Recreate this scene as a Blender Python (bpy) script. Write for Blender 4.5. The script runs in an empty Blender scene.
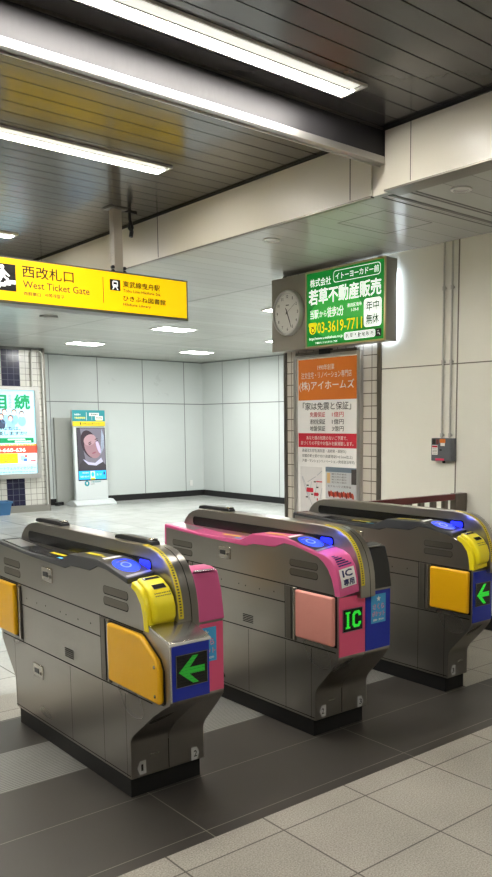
import bpy, bmesh, math, random
from mathutils import Vector, Matrix
random.seed(7)
SC = bpy.context.scene
COL = SC.collection
R = math.radians

# ------------------------------------------------------------------ materials
def lin(c):
    c = c / 255.0
    return c / 12.92 if c <= 0.04045 else ((c + 0.055) / 1.055) ** 2.4
def L3(rgb): return (lin(rgb[0]), lin(rgb[1]), lin(rgb[2]), 1.0)

MATS = {}
def mat(name, rgb, rough=0.5, metal=0.0, emis=0.0, ergb=None, bump=0.0, bscale=40.0, vary=0.0, vscale=6.0, stretch=None, coat=0.0, spec=0.5, rvar=0.08, detail=6):
    if name in MATS: return MATS[name]
    m = bpy.data.materials.new(name); m.use_nodes = True
    nt = m.node_tree; b = nt.nodes['Principled BSDF']
    b.inputs['Base Color'].default_value = L3(rgb)
    b.inputs['Roughness'].default_value = rough
    b.inputs['Metallic'].default_value = metal
    b.inputs['Specular IOR Level'].default_value = spec
    b.inputs['Coat Weight'].default_value = coat
    if emis:
        b.inputs['Emission Color'].default_value = L3(ergb or rgb)
        b.inputs['Emission Strength'].default_value = emis
    if bump or vary:
        tc = nt.nodes.new('ShaderNodeTexCoord')
        mp = nt.nodes.new('ShaderNodeMapping'); nt.links.new(tc.outputs['Object'], mp.inputs['Vector'])
        if stretch: mp.inputs['Scale'].default_value = stretch
        if bump:
            n = nt.nodes.new('ShaderNodeTexNoise'); n.inputs['Scale'].default_value = bscale; n.inputs['Detail'].default_value = 4
            nt.links.new(mp.outputs[0], n.inputs['Vector'])
            bp = nt.nodes.new('ShaderNodeBump'); bp.inputs['Strength'].default_value = bump; bp.inputs['Distance'].default_value = 0.01
            nt.links.new(n.outputs['Fac'], bp.inputs['Height']); nt.links.new(bp.outputs[0], b.inputs['Normal'])
        if vary:
            n2 = nt.nodes.new('ShaderNodeTexNoise'); n2.inputs['Scale'].default_value = vscale; n2.inputs['Detail'].default_value = detail; n2.inputs['Roughness'].default_value = 0.65
            nt.links.new(mp.outputs[0], n2.inputs['Vector'])
            rp = nt.nodes.new('ShaderNodeValToRGB')
            c = L3(rgb)
            rp.color_ramp.elements[0].position = 0.3; rp.color_ramp.elements[1].position = 0.7
            rp.color_ramp.elements[0].color = tuple(x * (1 - vary) for x in c[:3]) + (1,)
            rp.color_ramp.elements[1].color = tuple(min(1, x * (1 + vary)) for x in c[:3]) + (1,)
            nt.links.new(n2.outputs['Fac'], rp.inputs[0]); nt.links.new(rp.outputs[0], b.inputs['Base Color'])
            mr = nt.nodes.new('ShaderNodeMapRange'); mr.inputs['To Min'].default_value = max(0.02, rough - rvar); mr.inputs['To Max'].default_value = min(1, rough + rvar)
            nt.links.new(n2.outputs['Fac'], mr.inputs['Value']); nt.links.new(mr.outputs[0], b.inputs['Roughness'])
    MATS[name] = m
    return m

def tile_mat(name, rgb, mortar, w, h, msize, axes='XY', off=(0, 0), rough=0.35, speck=0.0, vary=0.05, bumpy=0.0, sscale=260.0, metal=0.0):
    """tiles laid out by a brick texture on two object axes"""
    m = bpy.data.materials.new(name); m.use_nodes = True
    nt = m.node_tree; b = nt.nodes['Principled BSDF']
    tc = nt.nodes.new('ShaderNodeTexCoord'); sx = nt.nodes.new('ShaderNodeSeparateXYZ'); cx = nt.nodes.new('ShaderNodeCombineXYZ')
    nt.links.new(tc.outputs['Object'], sx.inputs[0])
    for k in (0, 1):
        ad = nt.nodes.new('ShaderNodeMath'); ad.operation = 'ADD'; ad.inputs[1].default_value = -off[k]
        nt.links.new(sx.outputs['XYZ'.index(axes[k])], ad.inputs[0]); nt.links.new(ad.outputs[0], cx.inputs[k])
    br = nt.nodes.new('ShaderNodeTexBrick'); br.offset = 0.0; br.squash = 1.0
    br.inputs['Scale'].default_value = 1.0; br.inputs['Brick Width'].default_value = w; br.inputs['Row Height'].default_value = h
    br.inputs['Mortar Size'].default_value = msize; br.inputs['Mortar Smooth'].default_value = 0.1
    c = L3(rgb)
    br.inputs['Color1'].default_value = tuple(x * (1 - vary) for x in c[:3]) + (1,)
    br.inputs['Color2'].default_value = tuple(min(1, x * (1 + vary)) for x in c[:3]) + (1,)
    br.inputs['Mortar'].default_value = L3(mortar)
    nt.links.new(cx.outputs[0], br.inputs['Vector'])
    out = br.outputs['Color']
    if speck:
        n = nt.nodes.new('ShaderNodeTexNoise'); n.inputs['Scale'].default_value = sscale; n.inputs['Detail'].default_value = 3
        nt.links.new(tc.outputs['Object'], n.inputs['Vector'])
        n3 = nt.nodes.new('ShaderNodeTexNoise'); n3.inputs['Scale'].default_value = 3.0; n3.inputs['Detail'].default_value = 5
        nt.links.new(tc.outputs['Object'], n3.inputs['Vector'])
        mr = nt.nodes.new('ShaderNodeMapRange'); mr.inputs['From Min'].default_value = 0.3; mr.inputs['From Max'].default_value = 0.7
        mr.inputs['To Min'].default_value = 1 - speck; mr.inputs['To Max'].default_value = 1 + speck
        nt.links.new(n.outputs['Fac'], mr.inputs['Value'])
        mr3 = nt.nodes.new('ShaderNodeMapRange'); mr3.inputs['From Min'].default_value = 0.3; mr3.inputs['From Max'].default_value = 0.7
        mr3.inputs['To Min'].default_value = 0.9; mr3.inputs['To Max'].default_value = 1.08
        nt.links.new(n3.outputs['Fac'], mr3.inputs['Value'])
        mm = nt.nodes.new('ShaderNodeMath'); mm.operation = 'MULTIPLY'
        nt.links.new(mr.outputs[0], mm.inputs[0]); nt.links.new(mr3.outputs[0], mm.inputs[1])
        vm = nt.nodes.new('ShaderNodeVectorMath'); vm.operation = 'SCALE'
        nt.links.new(out, vm.inputs[0]); nt.links.new(mm.outputs[0], vm.inputs['Scale'])
        out = vm.outputs[0]
    nt.links.new(out, b.inputs['Base Color'])
    b.inputs['Roughness'].default_value = rough; b.inputs['Metallic'].default_value = metal
    if bumpy:
        bp = nt.nodes.new('ShaderNodeBump'); bp.inputs['Strength'].default_value = bumpy; bp.inputs['Distance'].default_value = 0.004; bp.invert = True
        nt.links.new(br.outputs['Fac'], bp.inputs['Height']); nt.links.new(bp.outputs[0], b.inputs['Normal'])
    return m

# ------------------------------------------------------------------ mesh builder
class MB:
    def __init__(s, T=None): s.v = []; s.f = []; s.m = []; s.mats = []; s.T = T
    def mi(s, m):
        if m not in s.mats: s.mats.append(m)
        return s.mats.index(m)
    def add(s, pts, faces, m):
        o = len(s.v)
        for p in pts: s.v.append(tuple(s.T(p)) if s.T else tuple(p))
        k = s.mi(m)
        for f in faces: s.f.append([i + o for i in f]); s.m.append(k)
    def box(s, x0, x1, y0, y1, z0, z1, m):
        p = [(x0,y0,z0),(x1,y0,z0),(x1,y1,z0),(x0,y1,z0),(x0,y0,z1),(x1,y0,z1),(x1,y1,z1),(x0,y1,z1)]
        s.add(p, [(0,3,2,1),(4,5,6,7),(0,1,5,4),(1,2,6,5),(2,3,7,6),(3,0,4,7)], m)
    def prism_yz(s, poly, x0, x1, m):
        """outline in (y, z) swept along x"""
        n = len(poly)
        p = [(x0, a, b) for a, b in poly] + [(x1, a, b) for a, b in poly]
        f = [tuple(range(n))[::-1], tuple(range(n, 2 * n))] + [(i, (i+1) % n, n + (i+1) % n, n + i) for i in range(n)]
        s.add(p, f, m)
    def ribbon(s, low, up, x0, x1, m, tilt=0.0, tiltf=None):
        """solid between two paired polylines in (y, z), swept along x, inner edge raised by tilt"""
        n = len(low); p = []
        for x, t in ((x0, 0), (x1, tilt)):
            p += [(x, a, b) for a, b in low] + [(x, a, b + (tiltf(a) if t and tiltf else t)) for a, b in up]
        f = []
        for i in range(n - 1):
            f.append((i, n + i, n + i + 1, i + 1))
            f.append((2*n + i, 2*n + i + 1, 3*n + i + 1, 3*n + i))
            f.append((n + i, 3*n + i, 3*n + i + 1, n + i + 1))
            f.append((i, i + 1, 2*n + i + 1, 2*n + i))
        f.append((0, 2*n, 3*n, n)); e = n - 1
        f.append((e, n + e, 3*n + e, 2*n + e))
        s.add(p, f, m)
    def tube(s, path, r, m, n=12):
        path = [Vector(q) for q in path]; rings = []
        for i, q in enumerate(path):
            d = (path[min(i+1, len(path)-1)] - path[max(i-1, 0)]).normalized()
            a = d.orthogonal().normalized() if i == 0 else (rings_a - d * rings_a.dot(d)).normalized()
            rings_a = a
            b = d.cross(a)
            rings.append([q + (a * math.cos(2*math.pi*k/n) + b * math.sin(2*math.pi*k/n)) * r for k in range(n)])
        p = [x for rg in rings for x in rg]; f = []
        for i in range(len(path) - 1):
            for k in range(n):
                f.append((i*n + k, i*n + (k+1) % n, (i+1)*n + (k+1) % n, (i+1)*n + k))
        f.append(tuple(range(n))[::-1]); f.append(tuple(range((len(path)-1)*n, len(path)*n)))
        s.add(p, f, m)
    def lathe(s, c, prof, axis, m, n=32):
        """profile of (radius, height) turned about axis through c"""
        ax = Vector(axis).normalized(); a = ax.orthogonal().normalized(); b = ax.cross(a); c = Vector(c); p = []
        for r, h in prof:
            for k in range(n):
                t = 2 * math.pi * k / n
                p.append(c + ax * h + (a * math.cos(t) + b * math.sin(t)) * r)
        f = []
        for i in range(len(prof) - 1):
            for k in range(n): f.append((i*n + k, i*n + (k+1) % n, (i+1)*n + (k+1) % n, (i+1)*n + k))
        f.append(tuple(range(n))[::-1]); f.append(tuple(range((len(prof)-1)*n, len(prof)*n)))
        s.add(p, f, m)
    # flat print in a frame
    def fpoly(s, F, pts, m, off=0.001):
        s.add([F.at(u, v, off) for u, v in pts], [tuple(range(len(pts)))], m)
    def frect(s, F, u0, u1, v0, v1, m, off=0.001): s.fpoly(F, [(u0,v0),(u1,v0),(u1,v1),(u0,v1)], m, off)
    def fround(s, F, u0, u1, v0, v1, r, m, off=0.001, n=6):
        pts = []
        for cu, cv, a0 in ((u1-r, v0+r, -90), (u1-r, v1-r, 0), (u0+r, v1-r, 90), (u0+r, v0+r, 180)):
            for k in range(n + 1):
                t = R(a0 + 90 * k / n); pts.append((cu + r * math.cos(t), cv + r * math.sin(t)))
        s.fpoly(F, pts, m, off)
    def fell(s, F, cu, cv, ru, rv, m, off=0.001, rot=0, n=28):
        c, q = math.cos(R(rot)), math.sin(R(rot)); pts = []
        for k in range(n):
            t = 2 * math.pi * k / n; a, b = ru * math.cos(t), rv * math.sin(t)
            pts.append((cu + a * c - b * q, cv + a * q + b * c))
        s.fpoly(F, pts, m, off)
    def fline(s, F, p, q, w, m, off=0.001):
        d = Vector((q[0]-p[0], q[1]-p[1])); k = Vector((-d.y, d.x)).normalized() * (w / 2)
        s.fpoly(F, [(p[0]-k.x, p[1]-k.y), (q[0]-k.x, q[1]-k.y), (q[0]+k.x, q[1]+k.y), (p[0]+k.x, p[1]+k.y)], m, off)
    def ftext(s, F, txt, u0, u1, v0, v1, m, off=0.0012, bold=0.0, keep=False):
        vs, fs = glyphs(txt, bold)
        if not vs: return
        ax = min(p[0] for p in vs); bx = max(p[0] for p in vs); ay = min(p[1] for p in vs); by = max(p[1] for p in vs)
        ku = (u1 - u0) / (bx - ax); kv = (v1 - v0) / max(1e-6, by - ay)
        if keep: kv = ku
        s.add([F.at(u0 + (p[0]-ax) * ku, v0 + (p[1]-ay) * kv, off + p[2]) for p in vs], fs, m)
    def build(s, name, parent=None, origin=(0,0,0), bevel=0.0, smooth=True, ang=35, seg=2):
        me = bpy.data.meshes.new(name)
        o = Vector(origin)
        me.from_pydata([tuple(Vector(p) - o) for p in s.v], [], s.f)
        for m in s.mats: me.materials.append(m)
        me.polygons.foreach_set('material_index', s.m)
        me.validate()
        bm = bmesh.new(); bm.from_mesh(me); bmesh.ops.recalc_face_normals(bm, faces=[f for f in bm.faces if False]); bm.to_mesh(me); bm.free()
        if smooth:
            me.polygons.foreach_set('use_smooth', [True] * len(me.polygons)); me.set_sharp_from_angle(angle=R(ang))
        ob = bpy.data.objects.new(name, me); COL.objects.link(ob)
        if parent: ob.parent = parent
        else: ob.location = o
        if bevel:
            bv = ob.modifiers.new('bevel', 'BEVEL'); bv.width = bevel; bv.segments = seg; bv.limit_method = 'ANGLE'; bv.angle_limit = R(40)
            bv.harden_normals = False
        return ob

_G = {}
def glyphs(txt, bold=0.0):
    key = (txt, bold)
    if key in _G: return _G[key]
    cu = bpy.data.curves.new('lettering_source', 'FONT'); cu.body = txt; cu.size = 1.0; cu.resolution_u = 2
    ob = bpy.data.objects.new('lettering_source', cu); COL.objects.link(ob)
    dg = bpy.context.evaluated_depsgraph_get(); ev = ob.evaluated_get(dg); me = ev.to_mesh()
    vs = [(v.co.x, v.co.y, 0.0) for v in me.vertices]; fs = [tuple(p.vertices) for p in me.polygons]
    if bold:   # heavier weight: the outline repeated a little to every side
        n = len(vs); base = list(vs); bf = list(fs)
        for k in range(8):
            a = k * math.pi / 4; dx, dy = bold * math.cos(a), bold * math.sin(a); o = len(vs)
            vs = vs + [(p[0] + dx, p[1] + dy, (k + 1) * 4e-5) for p in base]; fs = fs + [tuple(i + o for i in f) for f in bf]
    ev.to_mesh_clear(); bpy.data.objects.remove(ob); bpy.data.curves.remove(cu)
    _G[key] = (vs, fs); return _G[key]

class Frame:
    def __init__(s, P, u, v): s.P = Vector(P); s.u = Vector(u); s.v = Vector(v); s.n = s.u.cross(s.v).normalized()
    def at(s, a, b, off=0.0): return s.P + s.u * a + s.v * b + s.n * off

def tag(o, label, cat, group=None, kind=None):
    if label: o['label'] = label
    if cat: o['category'] = cat
    if group: o['group'] = group
    if kind: o['kind'] = kind
    return o
def thing(name, loc, label, cat, group=None):
    o = bpy.data.objects.new(name, None); COL.objects.link(o); o.location = loc; o.empty_display_size = 0.1
    return tag(o, label, cat, group)
def struct(o, label=None, cat=None): return tag(o, label, cat, None, 'structure')

# ------------------------------------------------------------------ palette
steel = mat('brushed_steel', (160, 157, 151), 0.28, 0.95, vary=0.07, vscale=2.2, stretch=(1, 0.5, 1.4), rvar=.02, detail=1.5)
steel_b = mat('polished_steel', (190, 186, 178), 0.22, 1.0, vary=0.05, rvar=.02, detail=2, vscale=9)
steel_d = mat('dull_steel', (120, 116, 108), 0.4, 0.9, vary=0.05, rvar=.02, detail=2, vscale=8)
alu = mat('aluminium', (200, 198, 194), 0.32, 0.9)
seam_shade = mat('seam_shadow_gap', (28, 27, 25), 0.8)
black = mat('black_rubber', (14, 14, 15), 0.6)
blackp = mat('black_plastic', (22, 23, 26), 0.35)
dark = mat('charcoal_plastic', (58, 60, 64), 0.4, vary=0.05, rvar=.02, detail=2)
pink = mat('pink_plastic', (214, 92, 145), 0.4)
pinkf = mat('pink_panel', (230, 88, 130), 0.42)
blue = mat('blue_panel', (14, 42, 168), 0.4)
yellow = mat('yellow_plastic', (244, 226, 30), 0.35)
padY = mat('amber_vinyl', (236, 178, 4), 0.38, bump=0.25, bscale=14)
padP = mat('salmon_vinyl', (222, 150, 138), 0.42, bump=0.35, bscale=14)
white = mat('white_paint', (225, 225, 222), 0.45)
paper = mat('white_paper', (248, 247, 244), 0.5)
navy = mat('navy_ink', (24, 30, 96), 0.5)
ink = mat('black_ink', (24, 22, 22), 0.5)
ink2 = mat('grey_ink', (82, 76, 60), 0.5)
mat('slot_dark', (26, 25, 18), .7, spec=.1)
readerblue = mat('reader_blue', (30, 70, 240), 0.2, emis=0.55, ergb=(20, 60, 255), coat=0.5)
ledblue = mat('led_blue', (30, 40, 255), 0.3, emis=2.0, ergb=(30, 40, 255))
ledgreen = mat('led_green', (40, 220, 50), 0.4, emis=0.4, ergb=(40, 235, 60))
glass_blk = mat('black_display', (8, 8, 9), 0.25)
skyb = mat('light_blue_print', (70, 170, 225), 0.5)
lpink = mat('pale_pink_print', (240, 200, 220), 0.5)
red = mat('red_print', (205, 30, 55), 0.5)
orange = mat('orange_print', (222, 120, 30), 0.5)

# ------------------------------------------------------------------ ticket gates
Y0 = 3.44           # middle of the gate line
W = 0.345
def interp(pl, y):
    if y <= pl[0][0]: return pl[0][1]
    for (a, b), (c, d) in zip(pl, pl[1:]):
        if y <= c: return b + (d - b) * (y - a) / (c - a)
    return pl[-1][1]
D_LOW = [(2.825,.891),(2.90,.906),(3.0,.924),(3.075,.928),(3.15,.901),(3.33,.898),(3.39,.880),(3.75,.887),(4.02,.898),(4.19,.906)]
D_UP = [(2.825,.912),(2.90,.926),(3.0,.946),(3.08,.957),(3.335,.950),(3.44,.907),(3.82,.905),(4.19,.925)]
YS = sorted(set([a for a, b in D_LOW] + [a for a, b in D_UP]))
DECKW, TILT = 0.118, 0.014
def tl(y): return TILT * max(0.0, min(1.0, (3.12 - y) / .12))
def deck_pt(x, y, off=0.0): return (x, y, interp(D_UP, y) + tl(y) * max(0, x) / DECKW + off)
F_STD = [(2.845,.215),(2.842,.232),(2.832,.250),(2.815,.270),(2.73,.362),(2.705,.392),(2.690,.412),(2.685,.43)]   # flare under the front panel
F_EXT = [(2.845,.235),(2.842,.250),(2.825,.272),(2.80,.292),(2.66,.398),(2.57,.455),(2.54,.472),(2.53,.490)]
def mir(pl): return [(2 * Y0 - a, b) for a, b in pl]
IC_LOW = [(2.705,.720),(2.712,.755),(2.728,.80),(2.755,.842),(2.79,.872)]
IC_UP = [(2.668,.720),(2.677,.785),(2.696,.845),(2.732,.886),(2.778,.905)]
TK_LOW = [(2.708,.724),(2.714,.78),(2.728,.825),(2.765,.865),(2.80,.881)]
TK_UP = [(2.672,.724),(2.678,.79),(2.696,.842),(2.735,.884),(2.79,.906)]
HUMP = [(2.655,.70),(2.657,.76),(2.661,.81),(2.672,.86),(2.692,.91),(2.72,.952),(2.755,.982),(2.80,1.004),(2.85,1.016),(2.92,1.022)]

def gate_half(root, half, style, cols):
    """one half of a gate: housing, deck cover, front panel, flap pads and fittings"""
    if half == 0: T = lambda p: (p[0] - W/2, p[1] - Y0, p[2])
    else: T = lambda p: (W/2 - p[0], Y0 - p[1], p[2])
    lidm, frontm, endm, endpanel, padm = cols
    ext = style == 'ticket_long'
    ys = [y if y < 4.13 else (4.12 if half else 4.195) for y in YS]
    low = [(y, interp(D_LOW, y)) for y in ys]; up = [(y, interp(D_UP, y)) for y in ys]
    flow = IC_LOW if style == 'ic' else TK_LOW
    # housing
    out = [(2.845,.085),(4.035,.085)] + mir(F_STD) + ([(4.193,.722),(4.13,.904)] if half else [(4.193,.722),(4.193,.904)]) + low[::-1][1:] + flow[::-1]
    if ext: out += [(2.705,.752),(2.69,.750),(2.545,.712),(2.53,.700)] + F_EXT[::-1]
    else: out += [(2.685,.718)] + F_STD[::-1]
    b = MB(T); b.prism_yz(out, 0.0, W/2, steel)
    # joint lines and screw heads of the side panels
    g = .0012
    def line(y0, z0, y1, z1, w=.0028, m=seam_shade):
        d = Vector((y1-y0, z1-z0)); k = Vector((-d.y, d.x)).normalized() * w
        b.add([(-g, y0-k.x, z0-k.y), (-g, y1-k.x, z1-k.y), (-g, y1+k.x, z1+k.y), (-g, y0+k.x, z0+k.y)], [(0, 1, 2, 3)], m)
    line(4.19,.737, 2.715,.722); line(3.90,.634, 3.075,.634)
    line(4.165,.442, 2.66 if ext else 2.70,.452)
    line(3.905,.735, 3.905,.445); line(3.072,.73, 3.072,.455)
    for y in (4.02, 3.38, 3.07): line(y,.44, y,.09, .0014)
    line(2.875,.44, 2.875,.09, .0012)
    line(4.03,.098, 2.85,.098, .002)
    for y in (3.16, 3.28, 3.40, 3.46, 3.62, 3.72, 3.84):
        b.add([(-g, y + .004*math.cos(t*math.pi/4), .672 + .003*math.sin(y*40) + .004*math.sin(t*math.pi/4)) for t in range(8)], [tuple(range(8))], seam_shade)
    b.build('housing', root, bevel=0.002)
    # upright posts beside the pads
    for y0, y1 in ((2.985, 3.062), (3.912, 3.945)):
        p = MB(T); p.box(-.006, .004, y0, y1, .456, .722, steel_d); p.box(-.010, 0, y0+.004, y0+.018, .46, .72, steel_b)
        if y1 - y0 > .05: p.box(-.009, 0, y0+.030, y0+.036, .46, .72, seam_shade)
        p.build('hinge_post', root, bevel=.0015)
    # flap pads
    if ext: pr = [(2.975,.476),(2.585,.470),(2.572,.480),(2.572,.600),(2.592,.640),(2.70,.706),(2.722,.714),(2.975,.714)]
    else: pr = [(2.972,.482),(2.70,.482),(2.70,.716),(2.972,.716)]
    bk = MB(T)
    cy = sum(a for a, c in pr)/len(pr); cz = sum(c for a, c in pr)/len(pr)
    bk.prism_yz([(cy + (a-cy)*1.045, cz + (c-cz)*1.05) for a, c in pr], -.003, .004, black)
    bk.build('pad_recess', root)
    pd = MB(T); pd.prism_yz(pr, -.024, .002, padm); o = pd.build('flap_pad', root, bevel=.011, seg=4, ang=70)
    if ext:
        sc = MB(T)
        for y, z in ((2.60,.612),(2.60,.50)): sc.lathe((-.025, y, z), [(.007,-.002),(.007,.001),(.004,.0025)], (-1,0,0), steel_b, 12)
        sc.build('pad_screw', o)
    rp = [(3.955,.47),(4.165,.47),(4.165,.725),(3.955,.725)]
    bk = MB(T); bk.prism_yz([(3.948,.462),(4.172,.462),(4.172,.732),(3.948,.732)], -.003, .004, black); bk.build('pad_recess', root)
    pd = MB(T); pd.prism_yz(rp, -.024, .002, padm); pd.build('flap_pad', root, bevel=.011, seg=4, ang=70)
    # louvres pressed into the side
    for yc, zc in ((2.93,.840),(2.93,.795),(4.01,.826),(4.01,.780)):
        q = MB(T); Fs = Frame((-.0012, yc, zc), (0,-1,0), (0,0,1))
        q.fround(Fs, -.105,.105,-.018,.018,.016, seam_shade, 0); q.fround(Fs, -.102,.102,-.0135,.017,.014, steel_d, .0008)
        q.build('louvre', root)
    q = MB(T); Fs = Frame((-.0015, 3.38, .497), (0,-1,0), (0,0,1))
    for k in range(5): q.frect(Fs, -.045,.045,-.02+k*.009,-.0155+k*.009, seam_shade)
    q.build('vent_grille', root)
    for yc, zc in ((3.585,.825),(3.735,.335)):
        q = MB(T); q.box(-.004, .002, yc-.055, yc+.055, zc-.033, zc+.033, steel_b)
        q.box(-.006, 0, yc-.01, yc+.04, zc-.012, zc+.012, blackp); q.box(-.007, 0, yc-.038, yc-.022, zc-.014, zc+.002, steel_d)
        q.build('service_lock', root, bevel=.002)
    # deck cover
    d = MB(T)
    if style == 'ic': d.ribbon(IC_LOW + low, IC_UP + up, -.004, W - .214 if half else DECKW, lidm, 1, tl)
    else: d.ribbon(low, up, -.004, W - .214 if half else DECKW, lidm, 1, tl)
    d.build('deck_cover', root, bevel=.003, ang=28)
    dk = MB(T)   # inlay of smoked plastic on the deck
    def patch(m, x0, x1, y0, y1, off, mb=dk, n=8):
        ys = [y0 + (y1-y0)*k/n for k in range(n+1)]
        mb.add([deck_pt(x0, y, off) for y in ys] + [deck_pt(x1, y, off) for y in ys], [(k, n+1+k, n+2+k, k+1) for k in range(n)], m)
    dm = mat('smoked_deck', (48, 49, 52), 0.22)
    patch(dm if style != 'ic' else mat('pink_deck', (196, 84, 134), 0.35), .012, .108, 3.46, 4.17, .0012)
    patch(mat('grey_deck_plate', (150, 150, 150), 0.3, .6), .02, .10, 3.93, 4.15, .002)
    patch(yellow, .06, .085, 3.54, 3.70, .002); patch(ink, .06, .09, 3.50, 3.52, .002)
    patch(skyb, .02, .04, 3.47, 3.53, .0022)
    patch(yellow, .05, .075, 3.16, 3.30, .0022); patch(yellow, .045, .058, 3.115, 3.145, .0022)
    patch(paper, .02, .10, 3.055, 3.078, .0022)
    dk.build('deck_inlay', root)
    rd = MB(T)
    patch(blackp, .004, .112, 2.83, 3.05, .0015, rd); patch(mat('silver_edge', (170,170,172), .3, .8), .004, .112, 2.832, 2.85, .0022, rd, 1)
    rr = rd.build('card_reader', root)
    el = MB(T)
    def ell(m, ru, rv, off, n=32):
        el.add([deck_pt(.058 + ru*math.cos(2*math.pi*k/n), 2.945 + rv*math.sin(2*math.pi*k/n), off) for k in range(n)], [tuple(range(n))], m)
    ell(readerblue, .047, .080, .0030); ell(mat('reader_mark', (70, 120, 255), .3, emis=.5, ergb=(70,120,255)), .020, .030, .0036); ell(readerblue, .014, .021, .0042)
    el.build('reader_ring', rr)
    # front
    if style == 'ic':
        def icpt(s, x, off=.0015):
            # s runs down the curved front of the lid
            pl = (IC_UP + [(2.825,.912),(2.90,.926)])[::-1]; L = [0]
            for (a, c), (e, f) in zip(pl, pl[1:]): L.append(L[-1] + math.hypot(e-a, f-c))
            t = s
            for k in range(len(pl)-1):
                if t <= L[k+1] or k == len(pl)-2:
                    q = (t-L[k])/(L[k+1]-L[k]); a, c = pl[k]; e, f = pl[k+1]
                    nx, nz = -(c-f), (a-e); l = math.hypot(nx, nz)
                    return (x, a+(e-a)*q - abs(nx)/l*off, c+(f-c)*q + abs(nz)/l*off + tl(2.9)*max(0,x)/DECKW)
        lb = MB(T)
        class CF:   # frame that follows the curved lid
            def at(s_, a, c, off=0.0): return icpt(.322 - c, a, .0015 + off)
        cf = CF(); n = 8
        def cpatch(m, x0, x1, s0, s1, off):
            lb.add([icpt(s0 + (s1-s0)*k/n, x, off) for k in range(n+1) for x in (x0, x1)], [(2*k, 2*k+1, 2*k+3, 2*k+2) for k in range(n)], m)
        cpatch(paper, .010, .104, .232, .318, .0015)
        for k in range(6):
            w = .018 + k * .012; lb_x = .058
            cpatch(navy, .018, .018 + w*1.05, .150 + k*.0125, .157 + k*.0125, .0015)
        lb.ftext(cf, 'IC', .026, .088, .050, .083, navy, .0008, .03)
        lb.ftext(cf, '専用', .024, .092, .010, .041, navy, .0008, .035)
        lb.build('label', root)
    else:
        t = MB(T); t.ribbon(TK_LOW, TK_UP, -.004, .114, yellow, .012)
        tu = t.build('ticket_slot_unit', root, bevel=.006, seg=3, ang=40)
        PO = [(2.668,.752),(2.655,.775),(2.654,.81),(2.668,.848),(2.70,.884),(2.742,.906),(2.79,.918)]
        PI = [(2.70,.752),(2.705,.775),(2.71,.81),(2.72,.835),(2.745,.855),(2.765,.868),(2.79,.880)]
        q = MB(T); q.ribbon(PI, PO, .016, .112, yellow, .004); q.build('ticket_pouch', tu, bevel=.012, seg=4, ang=50)
        h = MB(T)
        def on(x0, x1, s0, s1, m, off=.0012):
            def pt(s_, x):
                pl = PO[::-1]; acc = 0
                for (a, c), (e, f) in zip(pl, pl[1:]):
                    l = math.hypot(e-a, f-c)
                    if s_ <= acc + l or (e, f) == pl[-1]:
                        k = (s_-acc)/l; nx, nz = (f-c)/l, -(e-a)/l
                        if nz < 0: nx, nz = -nx, -nz
                        return (x, a+(e-a)*k - abs(nx)*off, c+(f-c)*k + abs(nz)*off + .004*(x-.016)/.096)
                    acc += l
            n = 3; h.add([pt(s0 + (s1-s0)*k/n, x) for k in range(n+1) for x in (x0, x1)], [(2*k, 2*k+1, 2*k+3, 2*k+2) for k in range(n)], m)
        on(.030, .100, .018, .038, MATS['slot_dark']); on(.033, .040, .020, .030, paper, .002)
        on(.040, .094, .075, .098, MATS['slot_dark']); on(.040, .094, .098, .101, ink2)
        for k in range(9):
            on(.034 + k*.0078, .038 + k*.0078 + .001*(k % 3), .118, .123, ink2); on(.034 + k*.0078, .0385 + k*.0078 + .001*(k % 2), .130, .135, ink2)
        h.build('slot', tu)
    yf = 2.53 if ext else 2.685
    z0, z1 = (.488, .700) if ext else (.432, .714)
    fp = MB(T); fp.box(.004 if ext else .003, W/2 - .002, yf - .004, yf + .004, z0, z1, frontm)
    front = fp.build('front_panel', root, bevel=.0015)
    if ext:
        cp = MB(T); cp.prism_yz([(2.524,.700),(2.528,.712),(2.545,.718),(2.69,.757),(2.69,.748),(2.545,.706)], -.001, W/2+.004, steel_b); cp.build('cap_plate', root, bevel=.001); cp = MB(T); cp.box(-.001, W/2+.004, 2.5215, 2.5265, .700, .709, white); cp.box(-.0015, .004, 2.5225, 2.5265, .488, .700, steel_b); cp.build('edge_highlight_strip', root)  # highlight along the front edges put in as bright strips
    # tail end of this half, facing the other way
    e = MB(T); e.ribbon(([(4.06,.724),(4.10,.724),(4.15,.724),(4.18,.724),(4.190,.724)] if half else [(4.186,.724),(4.188,.724),(4.190,.724),(4.192,.724),(4.194,.724)]), ([(4.06,.932),(4.12,.930),(4.156,.918),(4.182,.84),(4.200,.726)] if half else [(4.186,.922),(4.194,.922),(4.1985,.918),(4.2000,.86),(4.201,.726)]), -.003, W - .216 if half else DECKW + .002, endm, .0)
    e.build('end_cover', root, bevel=.003, ang=28)
    e = MB(T); e.box(.003, W/2-.002, 4.191, 4.199, .432, .716, endpanel); tail = e.build('end_panel', root, bevel=.0015)
    # number tag on the lower front
    return front, tail

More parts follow.
